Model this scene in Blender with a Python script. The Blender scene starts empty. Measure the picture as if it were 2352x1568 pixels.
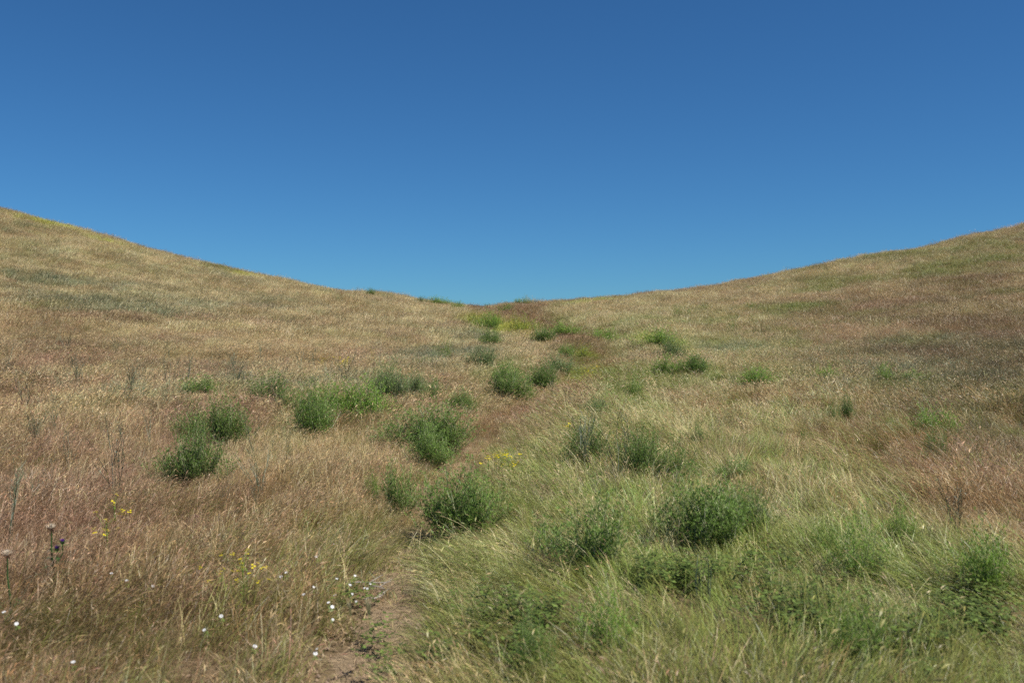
import bpy, math, random
import numpy as np
from mathutils import Vector, Matrix

SC = bpy.context.scene
COL = SC.collection
rad = math.radians

# ------------------------------------------------------------------ camera, light, exposure
EYE = 1.65
LENS = 35.0
FPX = LENS / 36.0 * 1024.0
cam_d = bpy.data.cameras.new('camera')
cam = bpy.data.objects.new('camera', cam_d)
COL.objects.link(cam)
cam_d.lens = LENS
cam_d.sensor_width = 36.0
cam_d.clip_start = 0.1
cam_d.clip_end = 2000.0
cam.location = (0, 0, EYE)
cam.rotation_euler = (rad(90), 0, 0)
cam_d.dof.use_dof = True
cam_d.dof.focus_distance = 13.0
cam_d.dof.aperture_fstop = 2.8
SC.camera = cam

SUN_EL, SUN_AZ = 57.0, 116.0        # azimuth clockwise from the view direction (+Y): the sun stands to the right
world = bpy.data.worlds.new('World')
SC.world = world
world.use_nodes = True
wn, wl = world.node_tree.nodes, world.node_tree.links
wn.clear()
sky = wn.new('ShaderNodeTexSky')
sky.sky_type = 'NISHITA'
sky.sun_disc = False
sky.sun_elevation = rad(SUN_EL)
sky.sun_rotation = rad(SUN_AZ)
sky.altitude = 1200
sky.air_density = 1.0
sky.dust_density = 0.0
sky.ozone_density = 3.0
gam = wn.new('ShaderNodeVectorMath')           # the clear, dry air of the photograph: a deeper blue over the whole dome
gam.operation = 'MULTIPLY'
gam.inputs[1].default_value = (0.375, 0.81, 1.17)
bg = wn.new('ShaderNodeBackground')
bg.inputs[1].default_value = 0.061
wo = wn.new('ShaderNodeOutputWorld')
wl.new(sky.outputs[0], gam.inputs[0])
wl.new(gam.outputs[0], bg.inputs[0])
wl.new(bg.outputs[0], wo.inputs[0])

sun_d = bpy.data.lights.new('sun', 'SUN')
sun_d.energy = 5.0
sun_d.angle = rad(0.53)
sun_d.color = (1.0, 0.95, 0.87)
sun = bpy.data.objects.new('sun', sun_d)
COL.objects.link(sun)
sdir = Vector((math.sin(rad(SUN_AZ)) * math.cos(rad(SUN_EL)), math.cos(rad(SUN_AZ)) * math.cos(rad(SUN_EL)), math.sin(rad(SUN_EL))))
sun.rotation_euler = sdir.to_track_quat('Z', 'Y').to_euler()
sun.location = (20, 0, 40)

SC.view_settings.view_transform = 'Standard'
SC.view_settings.look = 'None'
SC.view_settings.exposure = 0.25
SC.view_settings.gamma = 1.0
SC.view_settings.use_curve_mapping = False
SC.render.engine = 'CYCLES'
SC.cycles.use_denoising = False
SC.cycles.max_bounces = 5
SC.cycles.diffuse_bounces = 2
SC.cycles.transmission_bounces = 3
SC.cycles.transparent_max_bounces = 4

# ------------------------------------------------------------------ noise
def vnoise(x, y, seed=0):
    xi = np.floor(x).astype(np.int64); yi = np.floor(y).astype(np.int64)
    fx = x - xi; fy = y - yi
    fx = fx * fx * (3 - 2 * fx); fy = fy * fy * (3 - 2 * fy)
    def h(a, b):
        n = (a * 374761393 + b * 668265263 + seed * 974711) & 0xffffffff
        n = ((n ^ (n >> 13)) * 1274126177) & 0xffffffff
        return ((n ^ (n >> 16)) & 0xffff) / 65535.0
    a = h(xi, yi); b = h(xi + 1, yi); c = h(xi, yi + 1); d = h(xi + 1, yi + 1)
    return a + (b - a) * fx + (c - a) * fy + (a - b - c + d) * fx * fy

def fbm(x, y, seed=0, octv=3):
    s = 0.0; a = 0.5; t = 0.0
    for k in range(octv):
        s = s + a * vnoise(x * 2 ** k + 17.3 * k, y * 2 ** k + 9.1 * k, seed + k)
        t += a; a *= 0.5
    return s / t

def sstep(a, b, x):
    t = np.clip((x - a) / (b - a), 0, 1)
    return t * t * (3 - 2 * t)

# ------------------------------------------------------------------ the lie of the land
YR = 75.0
# height of the ridge line across the valley above the saddle: x, z
RX = np.array([-75, -60, -46, -38.6, -30.4, -22.1, -16, -12.3, -7, -2.6, 0, 4.1, 8, 13.9, 18, 23.7, 28, 33.6, 38.6, 46, 60, 75.0])
RZ = np.array([14.6, 12.0, 9.15, 7.35, 5.05, 2.95, 1.75, 1.15, 0.5, 0.0, 0.0, 0.3, 0.6, 1.25, 2.0, 3.10, 3.9, 4.95, 6.15, 7.7, 10.6, 13.0])
_gx = np.linspace(-80, 80, 1601)
_gz = np.interp(_gx, RX, RZ)
_k = np.hanning(61); _k /= _k.sum()
_gz = np.convolve(np.pad(_gz, 30, 'edge'), _k, 'valid')
# the track that winds up the valley: x by distance
TY = np.array([0, 4.8, 6.5, 8.2, 10.5, 13, 17, 22, 28, 34, 40, 46, 54, 64, 75, 95.0])
TX = np.array([-.75, -.68, -.74, -.72, -.54, -.38, 0.1, 1.05, 2.4, 3.6, 4.0, 3.8, 2.6, 0.6, -2.2, -5.0])

def track_x(y):
    return np.interp(y, TY, TX)

def terrain(x, y):
    x = np.asarray(x, float); y = np.asarray(y, float)
    yy = np.clip(y, -20, None)
    c = 0.026 * yy + 0.00045 * yy * np.abs(yy)
    s = np.clip(yy / YR, 0, 2.0)
    g = 0.30 + 0.70 * np.clip(s, 0, 1) ** 1.25
    z = c + np.interp(x, _gx, _gz) * g
    d = np.clip(yy - (YR - 9), 0, None)
    z = z - 0.0042 * d * d - 0.26 * (sstep(0, 30, d) * 0)
    # the track's furrow, deeper far up the valley, with a bank on its right
    dx = x - track_x(yy)
    dep = 0.10 + 0.70 * sstep(28, 55, yy) * (1 - 0.75 * sstep(60, 76, yy))
    wid = 0.55 + 1.0 * sstep(28, 60, yy)
    z = z - dep * np.exp(-(dx / wid) ** 2)
    z = z + 0.10 * np.exp(-((dx - 1.5) / 0.8) ** 2) * sstep(2, 6, yy)
    z = z + (fbm(x * 0.22, y * 0.22, 5, 3) - 0.5) * (0.14 + 0.50 * sstep(10, 60, yy)) + (fbm(x * 1.1, y * 1.1, 9, 2) - 0.5) * 0.05
    return z

KS = 1024.0 / 2352.0
def ground_at(sx, sy, lift=0.0):
    """the place on the ground seen at a point of the 2352-px-wide photograph"""
    px, py = sx * KS, sy * KS
    tx = (px - 512.0) / FPX; tz = (341.0 - py) / FPX
    ys = np.concatenate([np.arange(2.5, 20, 0.03), np.arange(20, 100, 0.1)])
    hit = terrain(tx * ys, ys) + lift >= EYE + tz * ys
    k = int(np.argmax(hit)) if hit.any() else int(np.argmin((EYE + tz * ys) - terrain(tx * ys, ys)))
    y = float(ys[k])
    return tx * y, y, float(terrain(tx * y, y))

# ------------------------------------------------------------------ helpers
def tag(o, label=None, cat=None, group=None, kind=None):
    if label: o['label'] = label
    if cat: o['category'] = cat
    if group: o['group'] = group
    if kind: o['kind'] = kind
    return o

def node_mat(name):
    m = bpy.data.materials.new(name)
    m.use_nodes = True
    m.node_tree.nodes.clear()
    return m, m.node_tree.nodes, m.node_tree.links

def leaf_output(n, l, colsock, transl=0.3, rough=0.55, spec=0.3):
    p = n.new('ShaderNodeBsdfPrincipled')
    p.inputs['Roughness'].default_value = rough
    p.inputs['Specular IOR Level'].default_value = spec
    t = n.new('ShaderNodeBsdfTranslucent')
    mx = n.new('ShaderNodeMixShader'); mx.inputs[0].default_value = transl
    o = n.new('ShaderNodeOutputMaterial')
    l.new(colsock, p.inputs['Base Color']); l.new(colsock, t.inputs[0])
    l.new(p.outputs[0], mx.inputs[1]); l.new(t.outputs[0], mx.inputs[2]); l.new(mx.outputs[0], o.inputs[0])

def grass_material():
    m, n, l = node_mat('grass_blades')
    at = n.new('ShaderNodeAttribute'); at.attribute_type = 'INSTANCER'; at.attribute_name = 'tint'
    bv = n.new('ShaderNodeAttribute'); bv.attribute_type = 'GEOMETRY'; bv.attribute_name = 'bv'
    sp = n.new('ShaderNodeSeparateColor'); l.new(bv.outputs['Color'], sp.inputs[0])
    # blade-to-blade value
    mr = n.new('ShaderNodeMapRange'); mr.inputs[3].default_value = 0.45; mr.inputs[4].default_value = 1.6
    l.new(sp.outputs[0], mr.inputs[0])
    mul = n.new('ShaderNodeVectorMath'); mul.operation = 'SCALE'
    l.new(at.outputs['Color'], mul.inputs[0]); l.new(mr.outputs[0], mul.inputs[3])
    # seed heads, and stray blades painted as light glints: paler and straw coloured
    mix = n.new('ShaderNodeMix'); mix.data_type = 'RGBA'
    l.new(sp.outputs[2], mix.inputs[0]); l.new(mul.outputs[0], mix.inputs[6])
    hs = n.new('ShaderNodeVectorMath'); hs.operation = 'MULTIPLY_ADD'
    l.new(mul.outputs[0], hs.inputs[0]); hs.inputs[1].default_value = (0.95, 0.82, 0.80); hs.inputs[2].default_value = (0.15, 0.115, 0.075)
    l.new(hs.outputs[0], mix.inputs[7])
    leaf_output(n, l, mix.outputs[2], 0.27, 0.42, 0.45)
    return m

def leaf_material(name, base, pale, transl=0.35, vlo=0.45, vhi=1.7):
    m, n, l = node_mat(name)
    bv = n.new('ShaderNodeAttribute'); bv.attribute_type = 'GEOMETRY'; bv.attribute_name = 'bv'
    sp = n.new('ShaderNodeSeparateColor'); l.new(bv.outputs['Color'], sp.inputs[0])
    mr = n.new('ShaderNodeMapRange'); mr.inputs[3].default_value = vlo; mr.inputs[4].default_value = vhi
    l.new(sp.outputs[0], mr.inputs[0])
    oi = n.new('ShaderNodeObjectInfo')
    m2 = n.new('ShaderNodeMapRange'); m2.inputs[3].default_value = 0.85; m2.inputs[4].default_value = 1.2
    l.new(oi.outputs['Random'], m2.inputs[0])
    mm = n.new('ShaderNodeMath'); mm.operation = 'MULTIPLY'; l.new(mr.outputs[0], mm.inputs[0]); l.new(m2.outputs[0], mm.inputs[1])
    rgb = n.new('ShaderNodeRGB'); rgb.outputs[0].default_value = (*base, 1)
    sc = n.new('ShaderNodeVectorMath'); sc.operation = 'SCALE'
    l.new(rgb.outputs[0], sc.inputs[0]); l.new(mm.outputs[0], sc.inputs[3])
    mix = n.new('ShaderNodeMix'); mix.data_type = 'RGBA'
    l.new(sp.outputs[2], mix.inputs[0]); l.new(sc.outputs[0], mix.inputs[6]); mix.inputs[7].default_value = (*pale, 1)
    leaf_output(n, l, mix.outputs[2], transl, 0.5, 0.35)
    return m

def plain_material(name, col, rough=0.7, var=0.25, scale=60.0):
    m, n, l = node_mat(name)
    tc = n.new('ShaderNodeTexCoord'); nz = n.new('ShaderNodeTexNoise'); nz.inputs['Scale'].default_value = scale
    l.new(tc.outputs['Object'], nz.inputs['Vector'])
    cr = n.new('ShaderNodeMapRange'); cr.inputs[1].default_value = 0.3; cr.inputs[2].default_value = 0.7
    cr.inputs[3].default_value = 1 - var; cr.inputs[4].default_value = 1 + var
    l.new(nz.outputs[0], cr.inputs[0])
    rgb = n.new('ShaderNodeRGB'); rgb.outputs[0].default_value = (*col, 1)
    sc = n.new('ShaderNodeVectorMath'); sc.operation = 'SCALE'
    l.new(rgb.outputs[0], sc.inputs[0]); l.new(cr.outputs[0], sc.inputs[3])
    p = n.new('ShaderNodeBsdfPrincipled'); p.inputs['Roughness'].default_value = rough
    o = n.new('ShaderNodeOutputMaterial')
    l.new(sc.outputs[0], p.inputs['Base Color']); l.new(p.outputs[0], o.inputs[0])
    return m

class MB:
    """collects ribbons, leaves and tubes; build() makes one mesh of them"""
    def __init__(self):
        self.v = []; self.f = []; self.c = []
    def ribbon(self, pts, wdir, widths, val, head=0.0):
        b = len(self.v); n = len(pts)
        for i, p in enumerate(pts):
            w = widths[i] * 0.5
            t = i / (n - 1)
            if i == n - 1 and w < 1e-5:
                self.v.append(tuple(p)); self.c.append((val, t, head, 1))
            else:
                self.v.append((p[0] - wdir[0] * w, p[1] - wdir[1] * w, p[2] - wdir[2] * w))
                self.v.append((p[0] + wdir[0] * w, p[1] + wdir[1] * w, p[2] + wdir[2] * w))
                self.c.append((val, t, head, 1)); self.c.append((val, t, head, 1))
        for i in range(n - 1):
            a = b + 2 * i
            if i == n - 2 and widths[-1] < 2e-5:
                self.f.append((a, a + 1, a + 2))
            else:
                self.f.append((a, a + 1, a + 3, a + 2))
    def diamond(self, p, d, ln, w, val, head=0.0, up=None):
        d = Vector(d).normalized()
        s = d.cross(Vector((0, 0, 1)) if up is None else up)
        if s.length < 1e-3: s = Vector((1, 0, 0))
        s.normalize()
        p = Vector(p); b = len(self.v)
        m = p + d * ln * 0.45
        for q in (p, m + s * w * 0.5, p + d * ln, m - s * w * 0.5):
            self.v.append(tuple(q)); self.c.append((val, 0.5, head, 1))
        self.f.append((b, b + 1, b + 2, b + 3))
    def tube(self, pts, radii, val, head=0.0, sides=3):
        b = len(self.v); n = len(pts)
        for i in range(n):
            p = Vector(pts[i])
            d = (Vector(pts[min(i + 1, n - 1)]) - Vector(pts[max(i - 1, 0)])).normalized()
            s = d.cross(Vector((0.3, 1, 0.1))).normalized(); u = d.cross(s)
            for k in range(sides):
                a = 2 * math.pi * k / sides
                q = p + (s * math.cos(a) + u * math.sin(a)) * radii[i]
                self.v.append(tuple(q)); self.c.append((val, i / (n - 1), head, 1))
        for i in range(n - 1):
            for k in range(sides):
                a = b + i * sides + k; c = b + i * sides + (k + 1) % sides
                self.f.append((a, c, c + sides, a + sides))
    def poly(self, pts, val, head=0.0):
        b = len(self.v)
        for q in pts:
            self.v.append(tuple(q)); self.c.append((val, 0.5, head, 1))
        self.f.append(tuple(range(b, b + len(pts))))
    def mesh(self, name, mat):
        me = bpy.data.meshes.new(name)
        me.from_pydata(self.v, [], self.f)
        ca = me.color_attributes.new('bv', 'FLOAT_COLOR', 'POINT')
        ca.data.foreach_set('color', np.array(self.c, np.float32).ravel())
        me.materials.append(mat)
        return me

def link(name, me, parent=None):
    o = bpy.data.objects.new(name, me)
    COL.objects.link(o)
    if parent: o.parent = parent
    return o

def root(name, loc, rz=0.0, s=(1, 1, 1)):
    e = bpy.data.objects.new(name, None)
    e.empty_display_size = 0.1
    COL.objects.link(e)
    e.location = loc; e.rotation_euler = (0, 0, rz); e.scale = s
    return e

# ------------------------------------------------------------------ materials
M_GRASS = grass_material()
M_SHRUB = leaf_material('shrub_leaf_green', (0.155, 0.245, 0.050), (0.42, 0.40, 0.22))
M_SHRUB_BRIGHT = leaf_material('shrub_leaf_bright', (0.195, 0.315, 0.048), (0.40, 0.42, 0.16))
M_SHRUB_GREY = leaf_material('shrub_leaf_grey_green', (0.18, 0.255, 0.085), (0.42, 0.42, 0.30))
M_SHRUB_YEL = leaf_material('shrub_leaf_yellow_green', (0.26, 0.34, 0.04), (0.60, 0.52, 0.03))
M_STEM = leaf_material('woody_stem', (0.19, 0.22, 0.09), (0.50, 0.47, 0.32), 0.0)
M_STALK = leaf_material('glaucous_stalk', (0.085, 0.105, 0.055), (0.30, 0.34, 0.24), 0.05, 0.5, 1.6)
M_YELLOW = leaf_material('yellow_petals', (0.72, 0.60, 0.01), (0.72, 0.60, 0.01), 0.3, 0.85, 1.1)
M_WHITE = leaf_material('white_petals', (0.80, 0.80, 0.79), (0.8, 0.8, 0.8), 0.25, 0.92, 1.05)
M_THISTLE = leaf_material('thistle_leaf', (0.055, 0.105, 0.03), (0.30, 0.35, 0.12))
M_PURPLE = leaf_material('purple_florets', (0.16, 0.05, 0.26), (0.2, 0.08, 0.3))
M_FLUFF = leaf_material('dry_thistle_fluff', (0.66, 0.56, 0.42), (0.7, 0.6, 0.46), 0.3, 0.8, 1.2)
M_BRACT = leaf_material('dry_thistle_bract', (0.20, 0.12, 0.07), (0.3, 0.2, 0.1))
M_CLOVER = leaf_material('clover_leaf', (0.15, 0.21, 0.045), (0.14, 0.2, 0.1))
M_TWIG = leaf_material('weathered_twig', (0.42, 0.38, 0.33), (0.42, 0.38, 0.33), 0.0, 0.8, 1.2)

def earth_material(name, cols, bump=0.6):
    m, n, l = node_mat(name)
    g = n.new('ShaderNodeNewGeometry')
    def noise(scale, detail=6, rough=0.65):
        z = n.new('ShaderNodeTexNoise'); z.inputs['Scale'].default_value = scale
        z.inputs['Detail'].default_value = detail; z.inputs['Roughness'].default_value = rough
        l.new(g.outputs['Position'], z.inputs['Vector']); return z
    a = noise(1.7); b = noise(22, 8, 0.75); c = noise(140, 4)
    r = n.new('ShaderNodeValToRGB')
    e = r.color_ramp.elements
    e[0].position = 0.30; e[0].color = (*cols[0], 1)
    e[1].position = 0.70; e[1].color = (*cols[2], 1)
    k = r.color_ramp.elements.new(0.5); k.color = (*cols[1], 1)
    ad = n.new('ShaderNodeMath'); ad.operation = 'MULTIPLY_ADD'; ad.inputs[1].default_value = 0.45
    l.new(a.outputs[0], ad.inputs[0])
    hb = n.new('ShaderNodeMath'); hb.operation = 'MULTIPLY'; hb.inputs[1].default_value = 0.55
    l.new(b.outputs[0], hb.inputs[0]); l.new(hb.outputs[0], ad.inputs[2]); l.new(ad.outputs[0], r.inputs[0])
    vo = n.new('ShaderNodeTexVoronoi'); vo.feature = 'DISTANCE_TO_EDGE'; vo.inputs['Scale'].default_value = 7.0
    l.new(g.outputs['Position'], vo.inputs['Vector'])
    vr = n.new('ShaderNodeMapRange'); vr.inputs[1].default_value = 0.0; vr.inputs[2].default_value = 0.03
    l.new(vo.outputs['Distance'], vr.inputs[0])
    hh = n.new('ShaderNodeMath'); hh.operation = 'MULTIPLY_ADD'; hh.inputs[1].default_value = 0.5
    l.new(c.outputs[0], hh.inputs[0]); l.new(b.outputs[0], hh.inputs[2])
    h2 = n.new('ShaderNodeMath'); h2.operation = 'MULTIPLY_ADD'; h2.inputs[1].default_value = 0.4
    l.new(vr.outputs[0], h2.inputs[0]); l.new(hh.outputs[0], h2.inputs[2])
    bp = n.new('ShaderNodeBump'); bp.inputs['Strength'].default_value = bump; bp.inputs['Distance'].default_value = 0.03
    l.new(h2.outputs[0], bp.inputs['Height'])
    p = n.new('ShaderNodeBsdfPrincipled'); p.inputs['Roughness'].default_value = 0.95
    p.inputs['Specular IOR Level'].default_value = 0.1
    o = n.new('ShaderNodeOutputMaterial')
    l.new(r.outputs[0], p.inputs['Base Color']); l.new(bp.outputs[0], p.inputs['Normal']); l.new(p.outputs[0], o.inputs[0])
    return m

M_GROUND = earth_material('thatch_and_earth', [(0.10, 0.068, 0.038), (0.17, 0.12, 0.065), (0.23, 0.17, 0.10)])
M_PATH = earth_material('trodden_earth', [(0.22, 0.15, 0.085), (0.36, 0.26, 0.155), (0.47, 0.355, 0.22)], 1.0)

# ------------------------------------------------------------------ ground and path
def grid_mesh(name, X, Y, Z, mat):
    ny, nx = X.shape
    me = bpy.data.meshes.new(name)
    v = np.stack([X, Y, Z], -1).reshape(-1, 3)
    i = np.arange(ny * nx).reshape(ny, nx)
    f = np.stack([i[:-1, :-1], i[:-1, 1:], i[1:, 1:], i[1:, :-1]], -1).reshape(-1, 4)
    me.from_pydata(v.tolist(), [], f.tolist())
    me.polygons.foreach_set('use_smooth', [True] * len(me.polygons))
    me.materials.append(mat)
    return me

gy = np.concatenate([np.arange(-30, 2, 2.0), np.arange(2, 14, 0.12), np.arange(14, 40, 0.3), np.arange(40, 110, 0.7), np.arange(110, 400, 12)])
u = np.linspace(-1, 1, 241)
hw = np.interp(gy, [-30, 2, 14, 40, 110, 400], [60, 60, 60, 70, 130, 400])
X = np.sign(u)[None, :] * (np.abs(u)[None, :] ** 2.6) * hw[:, None]
Y = np.repeat(gy[:, None], len(u), 1)
ground = link('ground', grid_mesh('ground', X, Y, terrain(X, Y), M_GROUND))
tag(ground, 'grassy valley floor and the two hillsides that rise from it', 'ground', kind='structure')

py_ = np.arange(2.5, 12.5, 0.07)
pu = np.linspace(-1, 1, 19)
pw = 0.24 * (1 - 0.5 * sstep(8, 12.5, py_))
jl = (fbm(py_ * 1.7, py_ * 0 + 3.1, 31, 3) - 0.5) * 0.35
jr = (fbm(py_ * 1.7, py_ * 0 + 8.7, 37, 3) - 0.5) * 0.35
XL = track_x(py_) - pw + jl; XR = track_x(py_) + pw + jr
PX = XL[:, None] + (XR - XL)[:, None] * (pu[None, :] + 1) / 2
PY = np.repeat(py_[:, None], len(pu), 1)
edge = 1 - np.abs(pu[None, :]) ** 4
PZ = terrain(PX, PY) + 0.012 * edge - 0.01 * (1 - edge) + (fbm(PX * 9, PY * 9, 3, 3) - 0.5) * 0.022 * edge
path = link('path', grid_mesh('path', PX, PY, PZ, M_PATH))
tag(path, 'narrow trodden earth path through the grass', 'path', kind='structure')

# ------------------------------------------------------------------ grass prototypes
rng = random.Random(7)
def blade(mb, r, base, az, ln, w, lean, curve, segs, head=None, wob=0.25):
    p = Vector(base); pts = [p.copy()]
    a = az
    for i in range(segs):
        t = (i + 0.5) / segs
        th = lean + curve * t * t
        a += r.uniform(-wob, wob) / segs
        p = p + Vector((math.sin(th) * math.cos(a), math.sin(th) * math.sin(a), math.cos(th))) * (ln / segs)
        pts.append(p.copy())
    tw = az + math.pi / 2 + r.uniform(-1.2, 1.2)
    wd = (math.cos(tw), math.sin(tw), r.uniform(-.2, .2))
    val = r.random()
    ws = [w * (1 - 0.55 * (i / segs)) for i in range(segs + 1)]
    if head is None:
        ws[-1] = 0.0
        mb.ribbon(pts, wd, ws, val, 0.75 if r.random() < .10 else 0.0)  # stray headless blades coloured pale to paint in light glints
    else:
        ws = [w * 0.6] * (segs + 1)
        mb.ribbon(pts, wd, ws, val)
        hl, hw_ = head
        d = (pts[-1] - pts[-2]).normalized()
        d2 = (d + Vector((math.cos(a) * 0.35, math.sin(a) * 0.35, -0.25))).normalized()
        q = pts[-1]
        hv = r.random()
        s = d.cross(Vector((r.uniform(-1, 1), r.uniform(-1, 1), 0.3))).normalized()
        m1 = q + d * hl * 0.4; m2 = m1 + d2 * hl * 0.6
        mb.ribbon([q, m1, m2], s, [hw_ * 0.3, hw_, 0.0], hv, 0.85)
        if r.random() < 0.6:
            s2 = d.cross(s).normalized()
            mb.ribbon([q, m1, m2], s2, [hw_ * 0.3, hw_ * 0.8, 0.0], hv * 0.8, 0.85)

def tuft(name, seed, n, rad_, ln, w, lean, curve, segs, heads, headsize, spread=3.14):
    r = random.Random(seed); mb = MB()
    for i in range(n):
        rr = rad_ * math.sqrt(r.random()); a = r.uniform(0, 6.283)
        az = r.gauss(0, spread) if spread < 3 else r.uniform(-3.14, 3.14)
        L = ln * r.uniform(0.55, 1.15)
        h = headsize if r.random() < heads else None
        blade(mb, r, (rr * math.cos(a), rr * math.sin(a), -0.015), az, L, w * r.uniform(0.7, 1.3),
              max(0.03, r.gauss(lean, 0.14)), curve * r.uniform(0.4, 1.4), segs, h)
    k = .4 if name.endswith('far') else .65 if name.endswith('mid') else 1.0
    mb.c = [(.5 + (c[0] - .5) * k, c[1], c[2] * (k * .5 + .5), 1) for c in mb.c]
    return bpy.data.objects.new(name, mb.mesh(name, M_GRASS))

proto = bpy.data.collections.new('grass_prototypes')
PRO = {}
def add_set(key, count, **kw):
    PRO[key] = []
    for i in range(count):
        nm = 'p%03d_%s' % (len(proto.objects), key)
        o = tuft(nm, hash_seed(key, i), **kw)
        PRO[key].append(len(proto.objects))
        proto.objects.link(o)
def hash_seed(key, i):
    return sum(ord(ch) * (k + 3) for k, ch in enumerate(key)) * 31 + i
HN = (0.034, 0.0042)
add_set('dry_near', 7, n=30, rad_=0.085, ln=0.235, w=0.0023, lean=0.30, curve=0.85, segs=4, heads=0.45, headsize=HN, spread=1.1)
add_set('green_near', 7, n=34, rad_=0.085, ln=0.25, w=0.0029, lean=0.50, curve=0.9, segs=4, heads=0.30, headsize=HN, spread=0.6)
add_set('lodged_near', 7, n=38, rad_=0.10, ln=0.38, w=0.0029, lean=0.98, curve=0.75, segs=5, heads=0.18, headsize=HN, spread=0.22)
add_set('short_near', 5, n=14, rad_=0.06, ln=0.10, w=0.0035, lean=0.6, curve=0.9, segs=3, heads=0.1, headsize=(0.02, 0.005))
add_set('foxtail_near', 4, n=6, rad_=0.10, ln=0.38, w=0.0025, lean=0.35, curve=0.9, segs=5, heads=1.0, headsize=(0.045, 0.008), spread=0.7)
add_set('dry_mid', 6, n=48, rad_=0.16, ln=0.25, w=0.0040, lean=0.30, curve=0.75, segs=3, heads=0.5, headsize=(0.045, 0.008), spread=1.1)
add_set('green_mid', 6, n=48, rad_=0.16, ln=0.26, w=0.0048, lean=0.55, curve=0.9, segs=3, heads=0.3, headsize=(0.045, 0.008), spread=0.6)
add_set('lodged_mid', 6, n=50, rad_=0.18, ln=0.38, w=0.0050, lean=1.0, curve=0.6, segs=4, heads=0.2, headsize=(0.045, 0.008), spread=0.22)
add_set('dry_far', 6, n=64, rad_=0.30, ln=0.30, w=0.009, lean=0.30, curve=0.7, segs=2, heads=0.4, headsize=(0.06, 0.012), spread=1.1)
add_set('green_far', 4, n=64, rad_=0.30, ln=0.28, w=0.011, lean=0.5, curve=0.8, segs=2, heads=0.2, headsize=(0.06, 0.012), spread=0.8)

# ------------------------------------------------------------------ what grows where
CATS = ['straw', 'tan', 'pink', 'rust', 'olive', 'green', 'blue', 'brown', 'yellow', 'dark']
PAL = {
    'straw': (0.58, 0.475, 0.30), 'tan': (0.46, 0.345, 0.20), 'pink': (0.37, 0.225, 0.165), 'rust': (0.28, 0.165, 0.08),
    'olive': (0.175, 0.170, 0.045), 'green': (0.195, 0.232, 0.054), 'blue': (0.19, 0.22, 0.145), 'brown': (0.20, 0.122, 0.070), 'yellow': (0.52, 0.56, 0.045), 'dark': (0.115, 0.098, 0.05)}
PALV = np.array([PAL[c] for c in CATS]) * np.array([1.20, 1.29, 1.08])
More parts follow.
